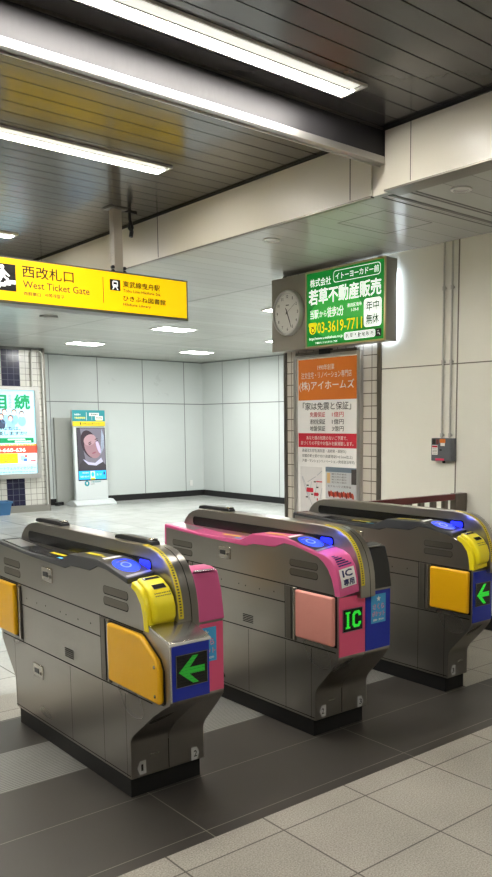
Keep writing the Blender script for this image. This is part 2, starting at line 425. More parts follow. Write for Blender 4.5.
ledgreen2 = mat('led_green_dim', (40, 170, 50), 0.4, emis=0.16, ergb=(50, 190, 55))
def display(root, front, kind, x0, x1, z0, z1, yf, led=None):
    ledgreen = led or MATS['led_green']
    F = Frame((x0 - W/2, yf - .005 - Y0, z0), (1,0,0), (0,0,1)); w, h = x1 - x0, z1 - z0
    d = MB(); d.box(x0 - W/2, x1 - W/2, yf - .0065 - Y0, yf - .002 - Y0, z0, z1, glass_blk)
    rim = mat('display_rim', (120,120,125), .4)
    for a in ((0,w,0,.002),(0,w,h-.002,h),(0,.002,0,h),(w-.002,w,0,h)): d.frect(F, *a, rim, .0022)
    ob = d.build('direction_display', front)
    s = MB(); o = .003
    if kind == 'arrow':
        P = lambda pts: s.fpoly(F, [(a*w, b*h) for a, b in pts], ledgreen, o)
        P([(.08,.47),(.52,.92),(.70,.92),(.42,.58)]); P([(.08,.47),(.42,.38),(.70,.08),(.52,.08)])
        P([(.08,.47),(.42,.58),(.42,.38)]); P([(.42,.58),(.90,.58),(.90,.38),(.42,.38)])
        for k in range(9): s.frect(F, .06*w, .92*w, (.12+k*.095)*h, (.126+k*.095)*h, glass_blk, o + .0006)
        s.build('arrow', ob)
    else:
        Q = lambda a, b, c, e: s.frect(F, a*w, b*w, c*h, e*h, ledgreen, o)
        Q(.12,.36,.80,.88); Q(.12,.36,.14,.22); Q(.18,.30,.22,.80)
        P = lambda pts: s.fpoly(F, [(a*w, b*h) for a, b in pts], ledgreen, o)
        P([(.46,.28),(.59,.34),(.59,.68),(.46,.74)]); P([(.46,.74),(.59,.68),(.64,.75),(.56,.88)]); P([(.56,.88),(.64,.75),(.76,.75),(.82,.88)])
        P([(.82,.88),(.76,.75),(.78,.64),(.91,.64),(.91,.74)])
        P([(.46,.28),(.56,.14),(.64,.27),(.59,.34)]); P([(.56,.14),(.82,.14),(.76,.27),(.64,.27)]); P([(.82,.14),(.91,.28),(.91,.38),(.78,.38),(.76,.27)])
        for k in range(10): s.frect(F, .1*w, .93*w, (.16+k*.075)*h, (.164+k*.075)*h, glass_blk, o + .0006)
        s.build('lettering', ob)

def poster(tail, u0, u1, v0, v1, y):
    F = Frame((u0 - W/2, y - .006 - Y0, v0), (1,0,0), (0,0,1)); w, h = u1-u0, v1-v0
    p = MB(); p.frect(F, 0, w, 0, h, skyb, 0); ob = p.build('notice_sticker', tail)
    s = MB()
    s.fpoly(F, [(w*.5 + w*.15*(1 if k % 2 == 0 else .45)*math.sin(k*math.pi/5), h*.84 + w*.15*(1 if k % 2 == 0 else .45)*math.cos(k*math.pi/5)) for k in range(10)], paper, .0016)
    for t, a, c, e, f in (('さくら', .10, .90, .46, .68), ('ポケット', .06, .94, .22, .42)):
        s.ftext(F, t, a*w, c*w, e*h, f*h, lpink, .0012, .045); s.ftext(F, t, a*w, c*w, e*h, f*h, mat('rose_print', (150,90,160), .5), .0020, 0.0)
    s.ftext(F, '詳細・受付中', .14*w, .86*w, .07*h, .15*h, paper, .0014, .02)
    s.build('lettering', ob)

def number_tag(root, num, x, z, y, left):
    F = Frame((x - W/2, y - .0015 - Y0, z), (1,0,0), (0,0,1)); s = MB()
    w, h, a = .020, .028, .012
    pts = [(-w, 0), (-w+a, -h), (w, -h), (w, h), (-w+a, h)]
    if not left: pts = [(-p, q) for p, q in pts][::-1]
    s.fpoly(F, pts, mat('tag_white', (200, 200, 200), .5), .0008); s.ftext(F, num, *((-.003, .007) if num == '1' else (-.008, .008)), -.014, .014, ink, .0016, .01)
    s.build('number_tag', root)

def make_gate(X0, label, left_style, left_cols, right_cols, disp, nums):
    single = right_cols is None; WR = W/2 + .003 if single else W
    root = thing('ticket_gate', (X0 + W/2, Y0, 0), label, 'ticket gate', 'ticket gates across the station entrance')
    b = MB(); b.box(.008 - W/2, WR - W/2 - .008, 2.866 - Y0, 4.014 - Y0, 0, .088, black); b.box(-W/2+.002, WR - W/2-.002, 2.85-Y0, 4.03-Y0, .082, .088, steel_d)
    b.build('plinth', root, bevel=.002)
    f, _ = gate_half(root, 0, left_style, left_cols)
    tail = None if single else gate_half(root, 1, 'ticket', right_cols)[1]
    T = lambda p: (p[0] - W/2, p[1] - Y0, p[2])
    # raised guard between both halves
    xa, xb = .117, (.178 if single else .214)
    h = MB(T); h.prism_yz(HUMP + mir(HUMP)[::-1], xa, xb, steel)
    hp = h.build('centre_guard', root, bevel=.004, seg=3, ang=28)
    def hpt(k, x, off):
        a, c = HUMP[k]; e, f2 = HUMP[min(k+1, len(HUMP)-1)]; g, i = HUMP[max(k-1, 0)]
        n = Vector((-(f2-i), e-g)).normalized(); return (x, a + n.x*off, c + n.y*off)
    s = MB(T); ks = [1,2,3,4,5,6,7,8,9]
    s.add([hpt(k, x, .0015) for k in ks for x in (xa+.003, xa+.026)], [(2*i, 2*i+1, 2*i+3, 2*i+2) for i in range(len(ks)-1)], mat('caution_yellow', (226, 205, 40), .4))
    for i in range(34):   # fine print along the strip
        t = 1.2 + i * .22; k = int(t); q = t - k
        if k >= 9: break
        p = [Vector(hpt(k, x, .0022)).lerp(Vector(hpt(k+1, x, .0022)), q + d) for x, d in ((xa+.010, 0), (xa+.019, 0), (xa+.019, .12), (xa+.010, .12))]
        s.add([tuple(v) for v in p], [(0,1,2,3)], ink2)
    s.build('warning_strip', hp)
    s = MB(T); s.add([hpt(k, x, .0012) for k in range(9) for x in (xa+.060, xa+.064)], [(2*i, 2*i+1, 2*i+3, 2*i+2) for i in range(8)], seam_shade); s.build('trim_groove', hp)
    for side in ((0,) if single else (0, 1)):
        TT = T if side == 0 else (lambda p: (W/2 - p[0], Y0 - p[1], p[2]))
        F = Frame(((xa if side == 0 else W - xb) - .0006, 4.075, .921), (0,-1,0), (0,0,1))
        s = MB(TT); s.fround(F, 0, 1.235, 0, .052, .022, glass_blk, .001); ob = s.build('sensor_window', hp)
        l = MB(TT); l.fround(F, 1.135, 1.225, .010, .044, .016, ledblue, .002); l.build('indicator_light', ob)
    for y in {'arrow_long': (3.895, 3.05), 'ic': (3.90,), 'arrow': ()}[disp]:
        s = MB(T); s.prism_yz([(y-.16,1.018),(y+.16,1.018),(y+.15,1.036),(y+.10,1.042),(y-.10,1.042),(y-.15,1.036)], .146, .188, blackp)
        s.box(.150,.184,y-.148,y-.120,1.036,1.045,steel_b); s.build('sensor_cover', hp, bevel=.004)
    # what the two fronts carry
    if disp == 'arrow_long': display(root, f, 'arrow', .022, .160, .538, .662, 2.53, ledgreen2)
    elif disp == 'arrow': display(root, f, 'arrow', .022, .152, .520, .650, 2.685)
    else: display(root, f, 'ic', .024, .150, .548, .655, 2.685)
    if tail: poster(tail, W/2 + .035, W - .038, .56, .70, 2 * Y0 - 4.195)
    number_tag(root, nums[0], .045, .125, 2.845, True)
    if nums[1]: number_tag(root, nums[1], W - .045, .115, 2.845, False)
    # joint down the middle of the lower front, small plate
    s = MB(T)
    if not single: s.box(W/2-.0012, W/2+.0012, 2.8435, 2.846, .09, .215, seam_shade)
    s.box(.085,.125,2.843,2.846,.165,.173, steel_b); s.build('front_joint' if not single else 'front_plate', root)
    # glow of the lit reader
    ld = bpy.data.lights.new('reader_glow', 'POINT'); ld.energy = .3; ld.color = (.12, .16, 1); ld.shadow_soft_size = .02
    lo = bpy.data.objects.new('reader_glow', ld); COL.objects.link(lo); lo.parent = root; lo.location = (.062 - W/2, 2.835 - Y0, 1.0)
    return root

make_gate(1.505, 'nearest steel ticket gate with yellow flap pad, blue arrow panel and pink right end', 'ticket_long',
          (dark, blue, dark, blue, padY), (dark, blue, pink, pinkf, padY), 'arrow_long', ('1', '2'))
make_gate(2.490, 'middle steel ticket gate with pink lid, salmon pad and green IC display', 'ic',
          (pink, pinkf, pink, pinkf, padP), (dark, blue, blackp, blue, padP), 'ic', ('2', '3'))
make_gate(3.480, 'far right narrow steel ticket gate with yellow pad, blue arrow panel, beside the railing', 'ticket',
          (dark, blue, dark, blue, padY), None, 'arrow', ('3', ''))

# ------------------------------------------------------------------ room shell
ZL, ZU = 2.85, 3.18
FX, FY = 1.804, 2.243
light_tile = tile_mat('terrazzo_tile', (158, 154, 144), (82, 77, 70), .428, .397, .0035, 'XY', (FX - .428*20, FY - .397*20), .42, .36, .03, sscale=170)
dark_tile = tile_mat('dark_granite_tile', (56, 53, 49), (120, 116, 108), 1.087, .4125, .0022, 'XY', (1.586 - 1.087*10, 2.848 - .4125*8), .45, .10, .03)
ribbed = tile_mat('ribbed_plate', (132, 132, 128), (84, 84, 82), 10.0, .0165, .0035, 'XY', (-20, 3.261 - .0165*100), .4, .06, .02, bumpy=.6)
back_tile = tile_mat('polished_tile', (196, 198, 194), (128, 128, 122), .60, .60, .004, 'XY', (-30, -30), .16, .06, .05, sscale=60)
b = MB(); b.box(-4, 12, -4, 2.372, -.1, 0, light_tile)
b.box(-4, 4.4, 2.372, 2.848, -.1, 0, dark_tile); b.box(4.4, 12, 2.372, 2.848, -.1, 0, light_tile)
b.box(-4, 3.655, 2.848, 3.261, -.1, 0, dark_tile); b.box(3.655, 12, 2.848, 4.5, -.1, 0, light_tile)
b.box(-4, 3.655, 3.261, 3.672, -.1, 0, ribbed); b.box(-4, 3.655, 3.672, 4.10, -.1, 0, dark_tile)
b.box(-4, 3.655, 4.10, 4.5, -.1, 0, light_tile); b.box(-4, 12, 4.5, 16, -.1, 0, back_tile)
b.v = [tuple(p) for p in b.v]
struct(b.build('floor', smooth=False))

# upper dark ceiling of long slats
def slat_mat(name, rgb, gap, pitch, off, rough, w, metal=0.0, spec=.5):
    return tile_mat(name, rgb, gap, 40.0, pitch, w, 'XY', (-21, off - pitch*60), rough, 0.0, .05, bumpy=.5, metal=metal)
slat2 = slat_mat('silver_panel_ceiling', (186, 186, 180), (140, 140, 136), .20, 3.5, .26, .0025)
b = MB(); b.box(-4, 3.55, -4, 14.1, ZU + .012, ZU + .1, mat('ceiling_void', (8,8,8), .8))
slat = mat('dark_slat', (70, 68, 66), .17, vary=.04, vscale=2)
k = -55
while 3.99 + .147*k < 14.0:
    y = 3.99 + .147*k; b.box(-4, 3.55, y + .004, y + .143, ZU, ZU + .02, slat); k += 1
struct(b.build('ceiling', smooth=False))
b = MB(); b.box(3.545, 12, -4, 16, ZL, ZL + .06, slat2)
b.box(-4, 3.545, 10.5, 16, ZL, ZL + .06, slat2)
for y0, y1 in ((3.30,3.312),(3.335,3.35),(3.44,3.475),(3.52,3.53)): b.box(3.62, 12, y0, y1, ZL - .002, ZL + .01, mat('ceiling_joint', (92,90,84), .6))
def cline(x0, y0, x1, y1, w=.006):
    d = Vector((x1-x0, y1-y0)); k = Vector((-d.y, d.x)).normalized()*w
    b.add([(x0-k.x,y0-k.y,ZL-.0015),(x0+k.x,y0+k.y,ZL-.0015),(x1+k.x,y1+k.y,ZL-.0015),(x1-k.x,y1-k.y,ZL-.0015)], [(0,1,2,3)], MATS['ceiling_joint'])
cline(3.84,4.15,4.3,4.15); cline(4.3,4.15,4.3,3.72); cline(4.3,3.72,3.84,3.72); cline(3.84,3.72,3.84,4.15)
cline(4.98,5.95,4.98,14.9, .01); cline(7.3,5.95,7.3,14.9,.01)
struct(b.build('ceiling_lower', smooth=False))
# cream fascia between both ceilings
cream = mat('cream_panel', (214, 209, 196), .32, vary=.03, vscale=1.2)
b = MB()
b.box(3.525, 3.545, 3.52, 10.5, ZL - .012, ZU, cream); b.box(3.536, 3.545, 3.375, 3.525, ZL - .012, ZU, cream)
b.box(-4, 3.525, 10.5, 10.52, ZL, ZU, cream)
for y in (3.70, 5.94, 8.2): b.box(3.5235, 3.53, y-.003, y+.003, ZL, ZU, seam_shade)
b.box(3.519, 3.549, 3.52, 10.5, ZL-.02, ZL-.010, steel_d); b.box(3.515, 3.53, 3.52, 10.5, ZU-.013, ZU, seam_shade)  # dark top strip stands in for the shadow line under the ceiling
struct(b.build('trim_1', smooth=False))
b = MB(); b.box(3.495, 3.62, -4, 3.383, ZL - .012, ZU, cream)
for y in (3.185, 1.3): b.box(3.4935, 3.50, y-.002, y+.002, ZL, ZU, seam_shade)
b.box(3.489, 3.62, -4, 3.383, ZL-.02, ZL-.010, steel_d); b.box(3.485, 3.50, -4, 3.383, ZU-.018, ZU, seam_shade)  # shadow line at this fascia's top, again put in as a dark strip
struct(b.build('trim_2', smooth=False))

# right wall
wallm = mat('cream_wall_panel', (238, 237, 226), .35, vary=.03, vscale=1.0)
b = MB(); b.box(4.83, 5.10, -4, 4.70, 0, ZL, wallm)
b.box(4.828, 4.835, -4, 4.70, 1.955, 1.963, mat('wall_joint', (120,116,104), .6))
for y in (3.91, 2.0, .1): b.box(4.8285, 4.835, y-.006, y+.006, 0, ZL, MATS['wall_joint'])
struct(b.build('wall_right', smooth=False))
b = MB(); b.box(4.815, 4.83, -4, 4.70, 0, .11, black); struct(b.build('baseboard_right', smooth=False))
ctile = tile_mat('white_wall_tile', (206, 200, 188), (112, 104, 94), .104, .104, .004, 'YZ', (4.70, 0), .22, 0, .05)
ctile2 = tile_mat('white_wall_tile_left', (206, 204, 196), (128, 124, 116), .104, .104, .004, 'XZ', (6.0 - 2.08, 0), .22, 0, .05)
ntile2 = tile_mat('navy_wall_tile', (22, 21, 52), (84, 86, 104), .104, .104, .004, 'XZ', (6.0 - 2.08, 0), .2, 0, .1)
b = MB(); b.box(4.83, 5.6, 4.70, 5.94, 0, ZL, ctile)
struct(b.build('column', smooth=False), None, None)
b = MB()
for y0, y1 in ((4.69, 4.735), (5.905, 5.945)): b.box(4.818, 4.86, y0, y1, 0, ZL, steel_d)
struct(b.build('trim_3', bevel=.002))

# back walls of white panels
bw = mat('white_back_panel', (204, 210, 208), .3, vary=.02, vscale=.7)
jw = mat('back_joint', (120,126,126), .5)
b = MB(); b.box(5.5, 10.2, 15.0, 15.2, 0, ZL, bw)
for x in (6.49, 7.47, 8.46, 9.44): b.box(x-.007, x+.007, 14.998, 15.01, 0, ZL, jw)
b.box(5.5, 9.9, 14.997, 15.01, 1.955, 1.972, jw); b.box(5.5, 9.9, 14.996, 15.01, ZL-.02, ZL, jw)
struct(b.build('wall_back', smooth=False))
b = MB(); b.box(9.90, 10.2, -4, 15.2, 0, ZL, bw)
for k in range(12): b.box(9.898, 9.91, 14.24-.94*k-.007, 14.24-.94*k+.007, 0, ZL, jw)
b.box(9.897, 9.91, -4, 15, 1.955, 1.972, jw); b.box(9.896, 9.91, -4, 15, ZL-.02, ZL, jw)
struct(b.build('wall_far', smooth=False))
b = MB(); b.box(5.5, 9.9, 14.985, 15.0, 0, .12, black); struct(b.build('baseboard_back', smooth=False))
b = MB(); b.box(9.885, 9.90, -4, 14.985, 0, .12, black); struct(b.build('baseboard_far', smooth=False))
# tiled wall at the left
b = MB(); b.box(-4, 6.0, 14.1, 15.1, .12, ZL - .05, ctile2)
b.box(5.27, 5.585, 14.098, 14.11, .12, ZL - .05, ntile2); b.box(2.4, 2.8, 14.098, 14.11, .12, ZL - .05, ntile2)
b.box(-4, 6.0, 14.1, 15.1, ZL-.05, ZL, mat('grey_header', (110,112,112), .5)); b.box(-4, 6.02, 14.07, 15.1, 0, .12, mat('grey_skirting', (132,130,122), .5))
struct(b.build('wall_left', smooth=False))
b = MB(); b.box(5.985, 6.03, 14.075, 14.2, 0, ZL, steel_d); struct(b.build('trim_4', bevel=.003))
# sides of the hall out of view
side = mat('cream_side_wall', (190, 184, 168), .5)
b = MB(); b.box(-4.2, -4, -4, 15.1, 0, ZU, side); struct(b.build('wall_side', smooth=False))
b = MB(); b.box(-4.2, 12, -4.2, -4, 0, ZU, side); struct(b.build('wall_front', smooth=False))

# roll shutter header across the gates
tb = thing('roller_shutter', (0.5, 3.41, 2.985), 'grey folded smoke curtain header with bright aluminium bottom rail under dark ceiling', 'shutter')
o = tb.location
sheet = mat('grey_curtain_fabric', (50, 49, 52), .45, .2, bump=.5, bscale=5, stretch=(1, 1, .4))
b = MB(); b.box(-4, 3.52, 3.40, 3.42, 3.005, ZU, sheet); b.build('curtain', tb, o)
b = MB(); b.box(-4, 3.53, 3.387, 3.455, 2.995, 3.012, alu); b.box(-4, 3.53, 3.384, 3.392, 2.985, 3.022, alu); b.box(-4, 3.53, 3.45, 3.458, 2.985, 3.012, alu)
b.build('bottom_rail', tb, o, bevel=.0015)
b = MB(); b.box(-4, 3.49, 3.392, 3.40, ZU-.012, ZU, steel_d); b.build('top_channel', tb, o)

# ------------------------------------------------------------------ lamps
tube_e = mat('lamp_diffuser', (255, 250, 240), .5, emis=88.0, ergb=(255, 250, 241))
tube_d = mat('lamp_reflector_glow', (240, 240, 230), .5, emis=.8, ergb=(240, 240, 230))  # reflector half of the fixture, its reflected light put in as emission
trough = mat('lamp_trough', (226, 224, 216), .35)
def strip_light(x0, x1, y, label):
    r = thing('ceiling_light', ((x0+x1)/2, y, ZU), label, 'ceiling light', 'long recessed lights in the dark ceiling'); o = r.location
    b = MB(); w = .095
    b.box(x0, x1, y-w, y-w+.012, ZU-.012, ZU, trough); b.box(x0, x1, y+w-.012, y+w, ZU-.012, ZU, trough)
    b.box(x0, x0+.012, y-w+.012, y+w-.012, ZU-.012, ZU, trough); b.box(x1-.012, x1, y-w+.012, y+w-.012, ZU-.012, ZU, trough)
    b.build('frame', r, o)
    b = MB(); b.box(x0+.012, x1-.03, y-w+.012, y-.006, ZU-.006, ZU-.001, tube_d); b.box(x0+.012, x1-.012, y+.006, y+w-.012, ZU-.006, ZU-.001, tube_e)
    b.build('diffuser', r, o)
    b = MB(); b.box(x0+.012, x1-.03, y-.006, y+.006, ZU-.009, ZU-.001, mat('lamp_rib', (190,190,186), .4)); b.build('centre_rib', r, o)
strip_light(.55, 3.01, 3.13, 'long lit ceiling light nearest the top of the view, in front of the curtain header')
strip_light(.55, 2.97, 4.89, 'long lit ceiling light just behind the curtain header, above the yellow sign')
strip_light(.55, 2.95, 7.42, 'farthest lit ceiling light in the dark ceiling, its end just showing')
for (x0, x1, y) in ((-3.2, -.7, 3.13), (-3.2, -.7, 4.89), (-3.2,-.7,7.42), (.55, 2.97, .2)):  # the last one, behind the view, is added to brighten the gate fronts
    strip_light(x0, x1, y, 'unseen long ceiling light over the hall beside the view or added behind it')
sq_e = mat('panel_lamp', (255, 255, 255), .5, emis=98.0, ergb=(252, 253, 250))
def square_light(x, y, label):
    r = thing('panel_light', (x, y, ZL), label, 'ceiling light', 'square lights in the pale lower ceiling'); o = r.location
    w, h = .27, .19; b = MB()
    for a in ((x-w,x+w,y-h,y-h+.015),(x-w,x+w,y+h-.015,y+h),(x-w,x-w+.015,y-h+.015,y+h-.015),(x+w-.015,x+w,y-h+.015,y+h-.015)): b.box(*a, ZL-.012, ZL, trough)
    b.build('frame', r, o); b = MB(); b.box(x-w+.015, x+w-.015, y-h+.015, y+h-.015, ZL-.008, ZL-.001, sq_e); b.build('diffuser', r, o)
square_light(6.20, 10.08, 'square ceiling light just below the right end of the yellow sign')
square_light(6.16, 12.76, 'square ceiling light farthest left, above the standing screen')
square_light(8.42, 12.92, 'square ceiling light nearest the far wall corner')
square_light(6.23, 7.58, 'square ceiling light partly hidden behind the upper clock edge')
square_light(8.43, 10.36, 'square ceiling light partly hidden behind the lower clock edge')
square_light(8.43, 7.6, 'square ceiling light hidden behind the tiled column')
square_light(6.2, 2.2, 'square ceiling light beyond the cream right wall')
def downlight(x, y, label):
    r = thing('downlight', (x, y, ZL), label, 'downlight', 'small round downlights'); o = r.location
    b = MB(); b.lathe((x, y, ZL), [(.062,0),(.062,-.006),(.050,-.009),(.046,-.003)], (0,0,1), alu, 28); b.build('ring', r, o)
    b = MB(); b.lathe((x, y, ZL-.002), [(.045,-.001),(.035,-.004),(.018,-.006)], (0,0,1), mat('downlight_lens', (210,210,204), .15), 24); b.build('lens', r, o)
downlight(3.835, 3.10, 'small round downlight above the cream wall, right of the curtain header')
downlight(3.82, 4.84, 'small round downlight above the clock, left of the green sign')
b = MB(); b.lathe((4.33, 9.93, ZL), [(.11,0),(.11,-.02),(.07,-.03)], (0,0,1), mat('speaker_grey', (150,150,146), .5), 28)
tag(b.build('ceiling_speaker', origin=(4.33, 9.93, ZL)), 'flat grey round ceiling speaker below the yellow hanging sign', 'speaker')

# ------------------------------------------------------------------ yellow hanging sign
sg = thing('hanging_sign', (3.185, 5.99, ZU), 'yellow lit west ticket gate direction sign hanging from the dark ceiling', 'sign'); o = sg.location
frm = mat('sign_frame', (118,118,110), .4, .6)
b = MB(); b.box(.4, 3.775, 5.905, 6.09, 2.365, 2.69, frm); b.build('casing', sg, o, bevel=.004)
ysign = mat('sign_yellow_lit', (250, 214, 0), .4, emis=.60, ergb=(255, 210, 0))
F = Frame((0, 5.9, 0), (1,0,0), (0,0,1))
b = MB(); b.frect(F, .42, 3.757, 2.385, 2.677, ysign, 0); b.v and None
Fb = Frame((0, 6.095, 0), (-1,0,0), (0,0,1)); b.frect(Fb, -3.757, -.42, 2.385, 2.677, ysign, 0)
fc = b.build('lit_face', sg, o)
b = MB(); t = ink
b.ftext(F, '西改札口', 2.388, 2.776, 2.557, 2.642, t, .002, .010)
b.ftext(F, 'West Ticket Gate', 2.390, 2.899, 2.484, 2.535, ink2, .002, .008)
b.ftext(F, '西剪票口', 2.392, 2.519, 2.432, 2.458, ink2, .002, .012); b.ftext(F, '서쪽개찰구', 2.548, 2.697, 2.434, 2.462, ink2, .002, .012)
b.frect(F, 3.010, 3.015, 2.438, 2.632, ink2, .002)
b.ftext(F, '東武線曳舟駅', 3.180, 3.508, 2.575, 2.623, t, .002, .012); b.ftext(F, 'Tobu Line Hikifune Sta.', 3.179, 3.516, 2.538, 2.562, ink2, .002, .012)
b.ftext(F, 'ひきふね図書館', 3.178, 3.557, 2.470, 2.513, t, .002, .012); b.ftext(F, 'Hikifune Library', 3.178, 3.420, 2.428, 2.456, ink2, .002, .012)
b.build('lettering', fc, o)
b = MB(); wl = mat('sign_white_lit', (255,255,250), .4, emis=.8, ergb=(250,252,255))
b.frect(F, 2.14, 2.341, 2.450, 2.635, ink, .002)
# figure climbing steps
b.fell(F, 2.247, 2.612, .014, .016, wl, .003)
b.fpoly(F, [(2.228,2.590),(2.262,2.594),(2.266,2.545),(2.232,2.540)], wl, .003)
b.fpoly(F, [(2.262,2.590),(2.300,2.556),(2.292,2.548),(2.258,2.572)], wl, .003); b.fpoly(F, [(2.230,2.588),(2.208,2.556),(2.216,2.548),(2.236,2.570)], wl, .003)
b.fpoly(F, [(2.246,2.548),(2.266,2.548),(2.290,2.535),(2.284,2.505),(2.270,2.505),(2.272,2.527)], wl, .003)
b.fpoly(F, [(2.232,2.545),(2.250,2.545),(2.232,2.512),(2.212,2.488),(2.200,2.492),(2.220,2.515)], wl, .003)
for k in range(5): b.fpoly(F, [(2.150+k*.036, 2.456+k*.011),(2.194+k*.036, 2.456+k*.011),(2.194+k*.036, 2.482+k*.011),(2.150+k*.036, 2.482+k*.011)], wl, .003)
b.build('stairs_pictogram', fc, o)
b = MB(); b.frect(F, 3.069, 3.157, 2.541, 2.624, ink, .002)
b.fround(F, 3.090, 3.136, 2.566, 2.614, .012, wl, .003); b.frect(F, 3.098, 3.128, 2.586, 2.604, ink, .004)
b.fell(F, 3.099, 2.575, .004, .004, ink, .004); b.fell(F, 3.127, 2.575, .004, .004, ink, .004)
b.fpoly(F, [(3.098,2.564),(3.106,2.564),(3.096,2.548),(3.086,2.548)], wl, .003); b.fpoly(F, [(3.120,2.564),(3.128,2.564),(3.140,2.548),(3.130,2.548)], wl, .003)
b.build('train_pictogram', fc, o)
for x in (3.185, .95):
    b = MB(); b.box(x-.036, x+.036, 5.96, 6.03, 2.69, ZU, mat('post_beige', (186,178,164), .45)); b.box(x-.075, x+.075, 5.93, 6.06, ZU-.01, ZU, steel_d)
    for dx in (-.05, .05):
        for z in (2.70, 2.73): b.lathe((x+dx, 5.97, z), [(.014,-.012),(.014,.012)], (0,1,0), blackp, 10)
    b.box(x-.065, x+.065, 5.95, 6.04, 2.69, 2.70, steel_d)
    b.build('post', sg, o, bevel=.003)
# hook beside the post
b = MB(); xh, yh = 3.31, 6.0
b.tube([(xh,yh,ZU),(xh,yh,3.12),(xh+.012,yh,3.09),(xh+.022,yh,3.06),(xh+.012,yh,3.035),(xh-.004,yh,3.05),(xh-.006,yh,3.08)], .013, blackp, 10)
b.box(xh-.06, xh+.06, yh-.012, yh+.012, ZU-.012, ZU, blackp); b.tube([(xh+.006,yh+.01,3.10),(xh+.02,yh+.01,3.03),(xh+.012,yh+.01,2.99)], .016, blackp, 10)
tag(b.build('ceiling_hook', origin=(xh, yh, ZU)), 'black hook and cable hanging from the ceiling right of the sign post', 'hook')

# ------------------------------------------------------------------ green sign, clock
gs = thing('lightbox_sign', (4.75, 5.2, 2.17), 'green lit estate agent sign box mounted above the tiled column', 'sign'); o = gs.location
casing = mat('bronze_casing', (150, 145, 134), .42, .35, vary=.05)
b = MB(); b.box(4.675, 4.80, 4.500, 5.93, 2.165, 2.800, casing); b.build('casing', gs, o, bevel=.004)
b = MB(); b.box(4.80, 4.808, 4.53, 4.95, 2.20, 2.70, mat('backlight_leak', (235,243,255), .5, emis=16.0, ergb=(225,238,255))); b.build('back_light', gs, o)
b = MB()
for y0, y1, z0, z1 in ((4.500,4.514,2.165,2.800),(5.438,5.452,2.165,2.800),(4.514,5.438,2.165,2.179),(4.514,5.438,2.786,2.80)): b.box(4.665,4.678,y0,y1,z0,z1, mat('face_edge', (206,200,160), .3, .6))
b.build('face_frame', gs, o)
u_w, v_h = .924, .607
F = Frame((4.672, 5.438, 2.179), (0,-1,0), (0,0,1))
gm = mat('green_lit', (0, 138, 42), .35, emis=.3, ergb=(0, 156, 60)); gm2 = mat('green_lit_bright', (40, 176, 60), .35, emis=.3, ergb=(50, 190, 70))
wm = mat('white_lit', (240,248,240), .35, emis=.72, ergb=(248,255,248)); ym = mat('yellow_lit', (255,236,20), .35, emis=.5, ergb=(255,236,20)); gd = mat('green_dark_ink', (0,84,30), .5)
b = MB(); b.frect(F, 0, u_w, 0, v_h, gm, 0); b.fell(F, .40*u_w, .38*v_h, .36*u_w, .30*v_h, gm2, .0008)
fc = b.build('lit_face', gs, o)
U = lambda a: a * u_w; V = lambda a: a * v_h
b = MB()
b.ftext(F, '株式会社', U(.05), U(.335), V(.805), V(.915), wm, .003, .006)
b.fround(F, U(.365), U(.955), V(.815), V(.972), .03, wm, .0016); b.fround(F, U(.371), U(.949), V(.823), V(.964), .027, gm, .0022)
b.ftext(F, 'イトーヨーカドー前', U(.395), U(.935), V(.850), V(.940), wm, .003, .016)
b.ftext(F, '若草不動産販売', U(.03), U(.965), V(.560), V(.775), wm, .003, .022)
b.ftext(F, '当駅', U(.05), U(.165), V(.37), V(.495), wm, .003, .008); b.ftext(F, 'から', U(.178), U(.275), V(.385), V(.465), wm, .003, .006); b.ftext(F, '徒歩2分', U(.285), U(.50), V(.365), V(.505), wm, .003, .010)
b.ftext(F, '墨田区曳舟', U(.55), U(.73), V(.46), V(.51), wm, .003, .006); b.ftext(F, '1-39-8', U(.60), U(.69), V(.40), V(.44), wm, .003, .01)
b.fround(F, U(.755), U(.968), V(.17), V(.535), .03, wm, .0018); b.ftext(F, '年中', U(.785), U(.94), V(.37), V(.505), gd, .0032, .016); b.ftext(F, '無休', U(.785), U(.94), V(.20), V(.335), gd, .0032, .016)
for off, m_, z in ((.022, ink, .0024), (.008, ym, .0034)):
    b.ftext(F, '03-3619-7711', U(.15), U(.735), V(.165), V(.315), m_, z, off)
# telephone mark
b.fell(F, U(.085), V(.235), U(.048), V(.075), ym, .003); b.fell(F, U(.085), V(.215), U(.026), V(.042), ink, .0036); b.fell(F, U(.085), V(.215), U(.016), V(.026), ym, .0042); b.fround(F, U(.03), U(.14), V(.262), V(.318), .012, ym, .0045); b.frect(F, U(.06), U(.11), V(.258), V(.268), ink, .005)
b.ftext(F, 'http://www.u-wakakusa.co.jp', U(.035), U(.49), V(.070), V(.120), wm, .003, .008)
b.ftext(F, '不動産のことなら何でもご相談', U(.12), U(.42), V(.022), V(.050), wm, .003, .01)
b.fround(F, U(.505), U(.895), V(.035), V(.135), .02, wm, .0018); b.ftext(F, '若草不動産販売', U(.525), U(.880), V(.052), V(.120), ink, .0032, .01)
b.fround(F, U(.900), U(.968), V(.035), V(.135), .01, ink, .0018); b.fell(F, U(.930), V(.092), U(.008), V(.020), wm, .003); b.fell(F, U(.930), V(.092), U(.008), V(.012), ink, .0036); b.fline(F, (U(.94),V(.078)), (U(.953),V(.055)), .006, wm, .003)
b.build('lettering', fc, o)
ck = thing('wall_clock', (4.67, 5.675, 2.47), 'round grey station clock set in the left end of the green sign box', 'clock'); o = ck.location
cc = (4.675, 5.678, 2.488)
b = MB(); b.lathe(cc, [(.197,0),(.197,.030),(.190,.042),(.180,.042),(.176,.030),(.176,.020)], (-1,0,0), mat('clock_rim', (205,203,198), .3, .5), 48); b.build('rim', ck, o)
b = MB(); b.lathe(cc, [(.178,.010),(.178,.024)], (-1,0,0), mat('clock_face', (224,222,216), .4), 48); face = b.build('dial', ck, o)
